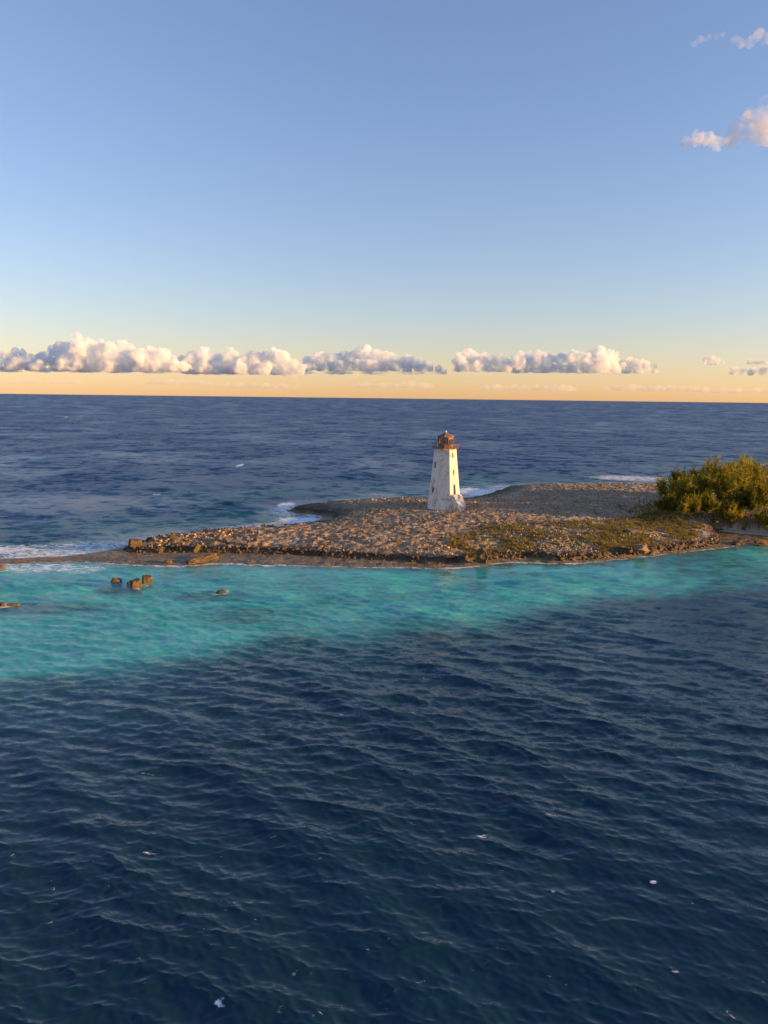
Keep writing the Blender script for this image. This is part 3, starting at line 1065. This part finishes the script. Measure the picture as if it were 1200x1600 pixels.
    vv = bmesh.ops.create_cone(bm, cap_ends=True, segments=6, radius1=(A0 + .12) / math.cos(math.pi / 6), radius2=(A0 + .06) / math.cos(math.pi / 6), depth=.5,
                               matrix=Matrix.Translation((0, 0, .12)) @ Matrix.Rotation(front + math.pi / 6, 4, 'Z'))
    link('plinth', bm_mesh(bm, 'plinth'), M_WHITE, root)

    # gallery
    def hexprism(name, ap0, ap1, z0, z1, mat, parent, top=True):
        bm = bmesh.new()
        bmesh.ops.create_cone(bm, cap_ends=True, segments=6, radius1=ap0 / math.cos(math.pi / 6), radius2=max(ap1, 1e-3) / math.cos(math.pi / 6), depth=z1 - z0,
                              matrix=Matrix.Translation((0, 0, (z0 + z1) / 2)) @ Matrix.Rotation(front + math.pi / 6, 4, 'Z'))
        return link(name, bm_mesh(bm, name), mat, parent)

    hexprism('cornice', A1 + .02, A1 + .42, Hh - .28, Hh - .002, M_WHITE, root)
    gal = hexprism('gallery_deck', A1 + .62, A1 + .66, Hh, Hh + .16, M_RUST, root)
    RA = A1 + .55

    def hexpt(ap, k, z, m=0.0):
        """corner k (m=0) or a point a fraction m on the way to the next corner"""
        def cnr(i):
            a = front + math.pi / 6 + i * math.pi / 3
            r = ap / math.cos(math.pi / 6)
            return Vector((r * math.cos(a), r * math.sin(a), z))
        return cnr(k).lerp(cnr(k + 1), m)

    for k in range(6):
        for m in (0.0, 0.5):
            bm = bmesh.new()
            bm_tube(bm, hexpt(RA, k, Hh + .1, m), hexpt(RA, k, Hh + 1.1, m), .045, n=6)
            link('railing_post', bm_mesh(bm, 'railing_post'), M_RUST, root)
        for z, r in ((Hh + .45, .03), (Hh + .78, .03), (Hh + 1.1, .045)):
            if k == 4 and z < Hh + 1:
                continue
            bm = bmesh.new()
            bm_tube(bm, hexpt(RA, k, z), hexpt(RA, k + 1, z), r, n=6)
            link('railing_bar', bm_mesh(bm, 'railing_bar'), M_RUST, root)
    # lantern room
    LA = 1.62
    zb = Hh + .16
    lr = hexprism('lantern_base', LA, LA, zb, zb + .95, M_RUST, root)
    zw0, zw1 = zb + .9, zb + 2.8
    hexprism('lantern_floor', LA + .05, LA + .05, zw0, zw0 + .06, M_RUST, root)
    for k in range(6):
        bm = bmesh.new()
        bm_tube(bm, hexpt(LA - .06, k, zw0), hexpt(LA - .06, k, zw1), .11, n=6)
        link('lantern_post', bm_mesh(bm, 'lantern_post'), M_RUST, root)
        for m in (0.5,):
            bm = bmesh.new()
            bm_tube(bm, hexpt(LA - .06, k, zw0, m), hexpt(LA - .06, k, zw1, m), .05, n=6)
            link('glazing_bar', bm_mesh(bm, 'glazing_bar'), M_RUST, root)
        bm = bmesh.new()
        bm_tube(bm, hexpt(LA - .06, k, zw0 + 1.2), hexpt(LA - .06, k + 1, zw0 + 1.2), .05, n=6)
        link('glazing_bar', bm_mesh(bm, 'glazing_bar'), M_RUST, root)
        # panes: some are gone or replaced by sheet metal
        for half in (0, 1):
            for (za, zc, row) in ((zw0 + .06, zw0 + 1.16, 0), (zw0 + 1.24, zw1, 1)):
                a0, a1 = hexpt(LA - .06, k, za, half * .5 + .04), hexpt(LA - .06, k, za, half * .5 + .46)
                bm = bmesh.new()
                up = Vector((0, 0, zc - za))
                inn = (a0 + a1) / 2
                inn = Vector((-inn.x, -inn.y, 0)).normalized() * .02
                q = [a0, a1, a1 + up, a0 + up]
                vs = [bm.verts.new(p) for p in q] + [bm.verts.new(p + inn) for p in q]
                for w in ((0, 1, 2, 3), (7, 6, 5, 4), (0, 4, 5, 1), (1, 5, 6, 2), (2, 6, 7, 3), (3, 7, 4, 0)):
                    bm.faces.new([vs[i] for i in w])
                sheet = (k == 0 and row == 1) or (k == 3 and half == 1) or (k == 2 and row == 0)
                link('sheet_panel' if sheet else 'pane', bm_mesh(bm, 'pane'), M_RUST if sheet else M_GLASS, root)
    # lamp inside
    bm = bmesh.new()
    bm_tube(bm, (0, 0, zw0), (0, 0, zw0 + .7), .28, .22, 12)
    lamp = link('lamp_pedestal', bm_mesh(bm, 'lamp_pedestal'), M_RUST, root)
    bm = bmesh.new()
    bmesh.ops.create_uvsphere(bm, u_segments=16, v_segments=10, radius=.38, matrix=Matrix.Translation((0, 0, zw0 + 1.05)) @ Matrix.Diagonal((1, 1, 1.25, 1)))
    link('lamp_lens', bm_mesh(bm, 'lamp_lens', True), M_BRASS, lamp)
    # roof and finial
    rf = hexprism('roof', LA + .3, .16, zw1, zw1 + .85, M_RUST, root)
    hexprism('eaves', LA + .32, LA + .3, zw1 - .14, zw1, M_RUST, rf)
    bm = bmesh.new()
    bm_tube(bm, (0, 0, zw1 + .7), (0, 0, zw1 + .95), .2, .17, 10)
    bmesh.ops.create_uvsphere(bm, u_segments=12, v_segments=8, radius=.26, matrix=Matrix.Translation((0, 0, zw1 + 1.08)))
    bm_tube(bm, (0, 0, zw1 + 1.25), (0, 0, zw1 + 1.5), .05, .03, 6)
    link('finial', bm_mesh(bm, 'finial', True), M_PINK, rf)
    return root


LIGHTHOUSE = build_lighthouse()


# ------------------------------------------------------------------ posts by the lighthouse
def post(label, px, py, h, r, lean=(0, 0)):
    w = on_land(px, py, 2.3)
    bm = bmesh.new()
    bm_tube(bm, (0, 0, -.3), (lean[0], lean[1], h), r, r * .85, 7)
    o = link('timber_post', bm_mesh(bm, 'timber_post'), M_WOOD, None, (w[0], w[1], gz(w[0], w[1])))
    return tag(o, label, 'post')


post('thick weathered post in front of the lighthouse wall', 702, 801.5, 1.45, .16, (.03, 0))
post('thin weathered post in front of the lighthouse stair block', 709.5, 800.5, 1.5, .09, (0, 0))
post('lone dark post standing on the far rim of the island', 981, 752, 1.0, .12, (.05, 0))
post('thin pale pole on the stony ground before the trees', 998, 790, 2.6, .06, (.05, 0))
post('second thin pale pole closer to the tree trunks', 1010, 789, 2.6, .06, (-.05, 0))


def build_fence():
    a, b = on_land(728, 798, 2.3), on_land(746, 795, 2.3)
    root = empty('timber_fence', (a[0], a[1], gz(a[0], a[1])))
    tag(root, 'broken timber fence with rails beside the lighthouse stair block', 'fence')
    org = Vector(root.location)
    pts = []
    for k in range(4):
        x, y = a[0] + (b[0] - a[0]) * k / 3, a[1] + (b[1] - a[1]) * k / 3
        pts.append(Vector((x, y, gz(x, y))) - org)
        bm = bmesh.new()
        bm_tube(bm, pts[-1] - Vector((0, 0, .3)), pts[-1] + Vector((.03, 0, (1.5, 1.1, .9, 1.6)[k])), .1, .08, 7)
        link('post', bm_mesh(bm, 'post'), M_WOOD, root)
    for z, n in ((.45, 3), (.85, 3)):
        for k in range(n):
            bm = bmesh.new()
            p, q = pts[k] + Vector((0, 0, z)), pts[k + 1] + Vector((0, 0, z))
            bm_tube(bm, p, q, .05, .05, 6)
            link('rail', bm_mesh(bm, 'rail'), M_WOOD, root)


build_fence()


# ------------------------------------------------------------------ trees
def tree_meshes(seed, h, spread, leaves=5200):
    """a casuarina-like tree: several stems, rising branches, feathery sprays at the ends"""
    rr = np.random.default_rng(seed)
    bm = bmesh.new()
    segs = []

    def limb(p, d, L, r, depth):
        n = 4
        pts = [p]
        for i in range(n):
            d = (d + Vector(rr.normal(0, .14, 3)) + Vector((0, 0, .05))).normalized()
            q = pts[-1] + d * (L / n)
            bm_tube(bm, pts[-1], q, max(.012, r * (1 - i / (n + .5))), max(.01, r * (1 - (i + 1) / (n + .5))), 5)
            pts.append(q)
            if depth < 2 and i >= 1 - (depth > 0):
                for _ in range(2 if depth == 0 else 2):
                    a = rr.uniform(0, 6.283)
                    o = Vector((math.cos(a), math.sin(a), 0))
                    nd = (d * .55 + o * .75 + Vector((0, 0, .22))).normalized()
                    limb(q, nd, L * rr.uniform(.32, .55), r * .42, depth + 1)
        if depth >= 1:
            segs.append((pts, depth))
        else:
            segs.append((pts[2:], 1))

    for s in range(4):
        a = rr.uniform(0, 6.283)
        rad = rr.uniform(.1, .9)
        d = Vector((math.cos(a) * spread * rr.uniform(.15, .6) / h, math.sin(a) * spread * rr.uniform(.15, .6) / h, 1)).normalized()
        limb(Vector((math.cos(a) * rad, math.sin(a) * rad, -.3)), d, h * rr.uniform(.55, .82), .16 * rr.uniform(.7, 1.1), 0)
    trunk = bm_mesh(bm, 'trunk')
    # sprays: clumps of narrow leaves around the outer limbs
    pts, dirs = [], []
    w = np.array([1.0 if s[1] == 2 else 1.3 for s in segs])
    ch = rr.choice(len(segs), leaves, p=w / w.sum())
    for c in ch:
        P_ = segs[c][0]
        i = rr.integers(1, len(P_)) if len(P_) > 1 else 0
        t = rr.random()
        a = P_[i - 1].lerp(P_[i], t)
        g = rr.normal(0, .22, 3)
        pts.append((a.x + g[0], a.y + g[1], a.z + g[2] * .9 + .05))
        dd = (P_[i] - P_[i - 1]).normalized()
        if rr.random() < .22:                        # long thin shoots standing out of the crown
            e = P_[-1] + (dd * .5 + Vector((0, 0, .8))).normalized() * rr.uniform(.1, 1.25)
            g = rr.normal(0, .09, 3)
            pts[-1] = (e.x + g[0], e.y + g[1], e.z + g[2])
        dirs.append((dd.x, dd.y, dd.z))
    pts, dirs = np.array(pts), np.array(dirs)
    n = len(pts)
    d = dirs * .5 + rr.normal(0, .55, (n, 3)) + np.array([0, 0, .25])
    d /= np.linalg.norm(d, axis=1, keepdims=True)
    s = np.cross(d, rr.normal(0, 1, (n, 3)))
    s /= np.linalg.norm(s, axis=1, keepdims=True) + 1e-6
    L = rr.uniform(.28, .62, (n, 1))
    W = rr.uniform(.045, .10, (n, 1))
    v = np.stack([pts - d * L * .4, pts + s * W, pts + d * L * .6, pts - s * W], 1).reshape(-1, 3)
    crown = mesh_np('crown', v, np.arange(len(v)).reshape(-1, 4))
    return trunk, crown


TREES = [tree_meshes(300 + i, h, sp, 12000) for i, (h, sp) in enumerate(((7.5, 5), (9.0, 6), (8.0, 7), (6.0, 6)))]
for tr, cr in TREES:
    tr.materials.append(M_BARK)
    cr.materials.append(M_LEAF)


def tree(label, px, py, z, kind, s=1.0, rz=0.0, group='casuarina trees'):
    if py is None:
        x, y = px
    else:
        w = at(px, py, z)
        x, y = w[0], w[1]
    root = empty('casuarina_tree', (x, y, gz(x, y)), rz)
    root.scale = (s, s, s)
    tag(root, label, 'tree', group)
    t, c = TREES[kind]
    link('trunk', t, None, root)
    link('crown', c, None, root)


tree('slender feathery tree at the open edge of the grove', 1048, 798, 3, 0, 0.95, .3)
tree('small bushy tree at the foot of the slender edge tree', 1044, 808, 3, 3, .72, 1.2)
tree('low bush between the edge trees and the rock wall', 1072, 811, 3, 3, .80, 2.2)
tree('low dark bush directly above the left end of the rock wall', 1098, 809, 3, 3, .85, 3.3)
tree('mid height feathery tree behind the low edge bushes', 1080, 792, 3, 2, .98, .9)
tree('tree with a bright lit lower crown above the cove wall', 1118, 806, 3, 1, 1.12, 2.7)
tree('small lit bush overhanging the middle of the cove wall', 1140, 809, 3, 3, .95, 5.0)
tree('tall rounded tree with the densest golden crown', 1158, 792, 3, 1, 1.12, 4.2)
tree('second tall golden crowned tree close behind the rounded one', 1135, 780, 3, 1, 1.10, .6)
tree('dark tree with bare stems beside the beach end of the grove', 1185, 806, 3, 2, 1.0, 1.9)
tree('dark bush in the gap above the beach end of the wall', 1166, 807, 3, 3, .95, 1.1)
tree('bushy tree leaning out over the beach grass', 1205, 816, 3, 3, .9, .1)
tree('tall tree deep in the grove behind the dark bushes', 1100, 776, 3, 2, 1.05, 3.9)
tree('tall dark tree beyond the golden crowns', 1190, 778, 3, 1, 1.05, 5.5)
tree('narrow tree behind the slender edge tree', 1066, 780, 3, 0, .9, 4.4)
for i in range(8):
    xx, yy = 108 + (i % 4) * 13 + random.uniform(-3, 3), 172 + (i // 4) * 13 + random.uniform(-3, 3)
    tree('tree of the grove that goes on beyond the golden crowns', (xx, yy), None, 3, i % 3, random.uniform(.9, 1.15), random.uniform(0, 6.2), 'trees deeper in the grove')


# ------------------------------------------------------------------ clouds
def ico(sub):
    bm = bmesh.new()
    bmesh.ops.create_icosphere(bm, subdivisions=sub, radius=1.0)
    v = np.array([q.co[:] for q in bm.verts])
    f = np.array([[w.index for w in q.verts] for q in bm.faces])
    bm.free()
    return v, f


ICO = {k: ico(k) for k in (1, 2)}


def cloud(label, dist, blobs, base=None, dens=.012, mat=None, seed=0, amp=1.0, voxel=None, depth=1.0, name='cloud', group=None, buds=9):
    """blobs: (x px, y px, radius px) at that distance ahead; base: pixel row of the flat foot"""
    VV, FF = [], []

    def ball(k, c, r):
        v, f = ICO[k]
        FF.append(f + ball.n)
        VV.append(v * r + c)
        ball.n += len(v)
    ball.n = 0
    rr = np.random.default_rng(seed)
    rs = []
    zb = None
    ctr = np.mean([b[0] for b in blobs]), np.mean([b[1] for b in blobs])
    org = np.array([0, 0, CAM_H]) + ray(*ctr) * dist
    blobs2 = list(blobs)
    nb = len(blobs)
    for bi, (x, y, r) in enumerate(blobs2):
        R_ = r / F_PX * dist
        rs.append(R_)
        c = np.array([0, 0, CAM_H]) + ray(x, y) * dist - org
        c[1] += rr.normal(0, .5) * R_ * depth
        if bi < nb and base is not None and y + r < base + 6:
            blobs2.append((x, base - r * .45, r))
        ball(2, c, R_ * .85)
        # smaller heads budding from the upper side, and smaller ones from those
        for _ in range(buds if bi < nb else 2):
            d1 = rr.normal(0, 1, 3) * np.array([1, .6, .8])
            d1[2] = abs(d1[2]) * (1 if rr.random() < .8 else -.5)
            d1 /= np.linalg.norm(d1)
            r1 = R_ * rr.uniform(.28, .5)
            c1 = c + d1 * R_ * rr.uniform(.65, .95)
            ball(2, c1, r1)
            for _ in range(2):
                d2 = rr.normal(0, 1, 3)
                d2 /= np.linalg.norm(d2)
                ball(1, c1 + d2 * r1 * .9, r1 * rr.uniform(.3, .55))
    me = mesh_np('tmp', np.concatenate(VV), np.concatenate(FF))
    ob = bpy.data.objects.new('tmp', me)
    COL.objects.link(ob)
    md = ob.modifiers.new('r', 'REMESH')
    md.mode = 'VOXEL'
    md.voxel_size = voxel or (1.2 / F_PX * dist)
    dg = bpy.context.evaluated_depsgraph_get()
    ev = ob.evaluated_get(dg)
    m2 = bpy.data.meshes.new_from_object(ev)
    bpy.data.objects.remove(ob)
    n = len(m2.vertices)
    co = np.empty(n * 3)
    no = np.empty(n * 3)
    m2.vertices.foreach_get('co', co)
    m2.vertices.foreach_get('normal', no)
    co, no = co.reshape(-1, 3), no.reshape(-1, 3)
    s = np.median(rs)
    d = fbm(co / (s * .8) + seed * 3.1, 5, seed, gain=.55, billow=True)
    co = co + no * (d * s * .22 * amp)[:, None]
    d2 = np.stack([fbm(co / (s * 1.1) + 40 + i * 11, 3, seed + 7 + i) for i in range(3)], 1)
    co = co + d2 * s * .25 * amp
    if base is not None:
        # cumulus have a nearly level foot
        zb = (np.array([0, 0, CAM_H]) + ray(ctr[0], base) * dist - org)[2]
        dz = co[:, 2] - zb
        co[:, 2] = np.where(dz < 0, zb + dz * .3 + s * .06 * fbm(co / (s * .9), 2, seed + 5), co[:, 2])
    m2.vertices.foreach_set('co', co.ravel())
    m2.update()
    o = link(name, m2, None, None, org)
    m2.materials.clear()
    m2.materials.append(mat)
    return tag(o, label, 'cloud', group)


CM_FAR = mat_cloud('far_cumulus', 0.015, 0.0, 0.0055)
CM_HZ = mat_cloud('distant_cloud', 0.0012, 0.0)
CM_NEAR = mat_cloud('near_cumulus', 0.024, 0.0, 0.012)
CM_SMALL = mat_cloud('small_cumulus', 0.05, 0.0, 0.022)
CM_WISP = mat_cloud('wisp', 0.018, 0.0, 0.025)
D = 17000.0
cloud('tallest bank of heaped white cumulus low over the sea', D,
      [(0, 566, 16), (25, 560, 14), (45, 565, 14), (62, 563, 13), (85, 560, 17), (108, 552, 19), (130, 548, 19), (150, 550, 18), (170, 556, 18), (190, 556, 17), (205, 562, 16), (222, 558, 14),
       (240, 558, 14), (252, 556, 13), (262, 566, 13), (275, 572, 10), (286, 574, 8), (-30, 560, 18), (60, 572, 12), (120, 570, 14), (180, 572, 12), (230, 573, 10)], 579, seed=1, mat=CM_FAR)
cloud('long low cumulus bank beside the tallest heap of cloud', D * 1.02,
      [(290, 568, 11), (305, 562, 14), (320, 560, 15), (340, 566, 13), (360, 564, 15), (380, 566, 14), (398, 560, 12), (415, 565, 13), (428, 556, 11), (440, 562, 14), (455, 570, 11), (470, 574, 8), (330, 576, 9), (400, 577, 8)], 584, seed=2, mat=CM_FAR)
cloud('flat cumulus with a lit top trailing off to a point', D * 1.03,
      [(482, 566, 10), (500, 562, 11), (518, 561, 11), (535, 560, 11), (550, 559, 11), (568, 556, 13), (585, 558, 13), (600, 562, 12), (618, 567, 11), (636, 567, 11), (655, 570, 9), (670, 573, 7), (684, 576, 5)], 579, seed=3, mat=CM_FAR)
cloud('grey cumulus with rounded ends over the lighthouse', D,
      [(716, 564, 10), (728, 560, 12), (745, 562, 13), (762, 564, 12), (778, 565, 12), (792, 569, 9)], 580, seed=4, mat=CM_FAR)
cloud('squarish grey cumulus beside the one over the lighthouse', D,
      [(808, 566, 12), (822, 560, 12), (838, 561, 13), (852, 567, 12), (862, 573, 7)], 581, seed=5, mat=CM_FAR)
cloud('brightest cumulus with a glowing sunward end', D,
      [(876, 562, 10), (890, 560, 12), (906, 562, 12), (922, 562, 12), (938, 558, 14), (950, 562, 14), (960, 570, 10)], 582, seed=6, mat=CM_FAR)
cloud('low tapering cumulus behind the glowing one', D * 1.01,
      [(970, 573, 8), (982, 567, 9), (996, 568, 9), (1010, 571, 7), (1024, 572, 5)], 583, seed=7, mat=CM_FAR)
cloud('long thin cloud shelf running under the left cumulus banks', D * 1.05, [(x_, 579 + 3 * math.sin(x_ * .05), 3.2 + 1.6 * math.sin(x_ * .11)) for x_ in range(-30, 700, 5)], 584, seed=12, mat=CM_FAR, buds=1, voxel=30)
cloud('tiny lone cumulus puff above the right hand sea', D,
      [(1100, 563, 4), (1110, 561, 6), (1120, 563, 5), (1130, 566, 3)], 570, seed=8, mat=CM_FAR, voxel=20)
cloud('small flat cumulus dropping out past the trees', D,
      [(1145, 577, 5), (1160, 580, 6), (1176, 580, 6), (1192, 579, 7), (1208, 578, 7)], 586, seed=9, mat=CM_FAR, voxel=20)
cloud('thin streak of cloud above the small flat cumulus', D,
      [(1170, 566, 4), (1176, 565.5, 4), (1182, 565, 4), (1188, 565, 4), (1194, 566, 4), (1200, 566, 4)], 569, seed=10, mat=CM_FAR, voxel=18)
for i, (x0, x1, y, r, lb) in enumerate(((20, 130, 597, 4, 'faint far cloud line under the tallest cumulus bank'), (230, 330, 598, 5, 'faint far cloud line under the long low bank'),
                                       (440, 560, 587, 4, 'thin grey cloud shelf under the flat lit cumulus'), (560, 680, 603, 5, 'faint far cloud line left of the lighthouse top'),
                                       (700, 770, 584, 3, 'thin cloud shelf under the grey cumulus'), (760, 900, 607, 6, 'faint far cloud line behind the lighthouse'), (940, 1100, 608, 6, 'faint far cloud line above the grove'),
                                       (340, 470, 604, 5, 'faint far cloud line low in the middle sky'), (1100, 1260, 612, 6, 'faint far cloud line at the end of the sea'))):
    rr = np.random.default_rng(50 + i)
    bl = [(x, y + rr.normal(0, 1.0), r * rr.uniform(.5, 1.1)) for x in np.arange(x0, x1, r * 1.1)]
    cloud(lb, 36000.0, bl, y + 3, seed=20 + i, mat=CM_HZ, voxel=60)
DN = 2200.0
cloud('large sunlit cloud high in the sky', DN * 1.3,
      [(1136, 220, 8), (1146, 218, 11), (1152, 208, 12), (1160, 200, 13), (1166, 210, 15), (1172, 192, 14), (1180, 204, 18), (1184, 180, 14), (1190, 218, 12), (1194, 192, 20), (1198, 166, 14),
       (1206, 178, 18), (1210, 200, 22), (1214, 156, 12), (1222, 186, 18), (1205, 222, 12)], None, seed=31, mat=CM_NEAR, amp=1.0, depth=.5)
cloud('small sunlit cloud beside the large high one', DN * .7, [(1068, 222, 6), (1076, 220, 8), (1085, 218, 10), (1094, 217, 11), (1103, 218, 10), (1112, 222, 9), (1118, 228, 7), (1120, 234, 5), (1126, 223, 7), (1134, 222, 5)],
      None, seed=32, mat=CM_SMALL, amp=1.0)
cloud('thin wisp of cloud near the top of the sky', DN, [(1085, 68, 5), (1095, 63, 6), (1107, 60, 6), (1120, 57, 5), (1130, 53, 4)], None, seed=33, mat=CM_WISP, amp=1.3)
cloud('torn wisp of cloud above the large high cloud', DN, [(1150, 62, 6), (1160, 68, 7), (1172, 68, 8), (1180, 60, 8), (1192, 63, 8), (1204, 58, 9), (1220, 55, 9)], None, seed=34, mat=CM_WISP, amp=1.4)
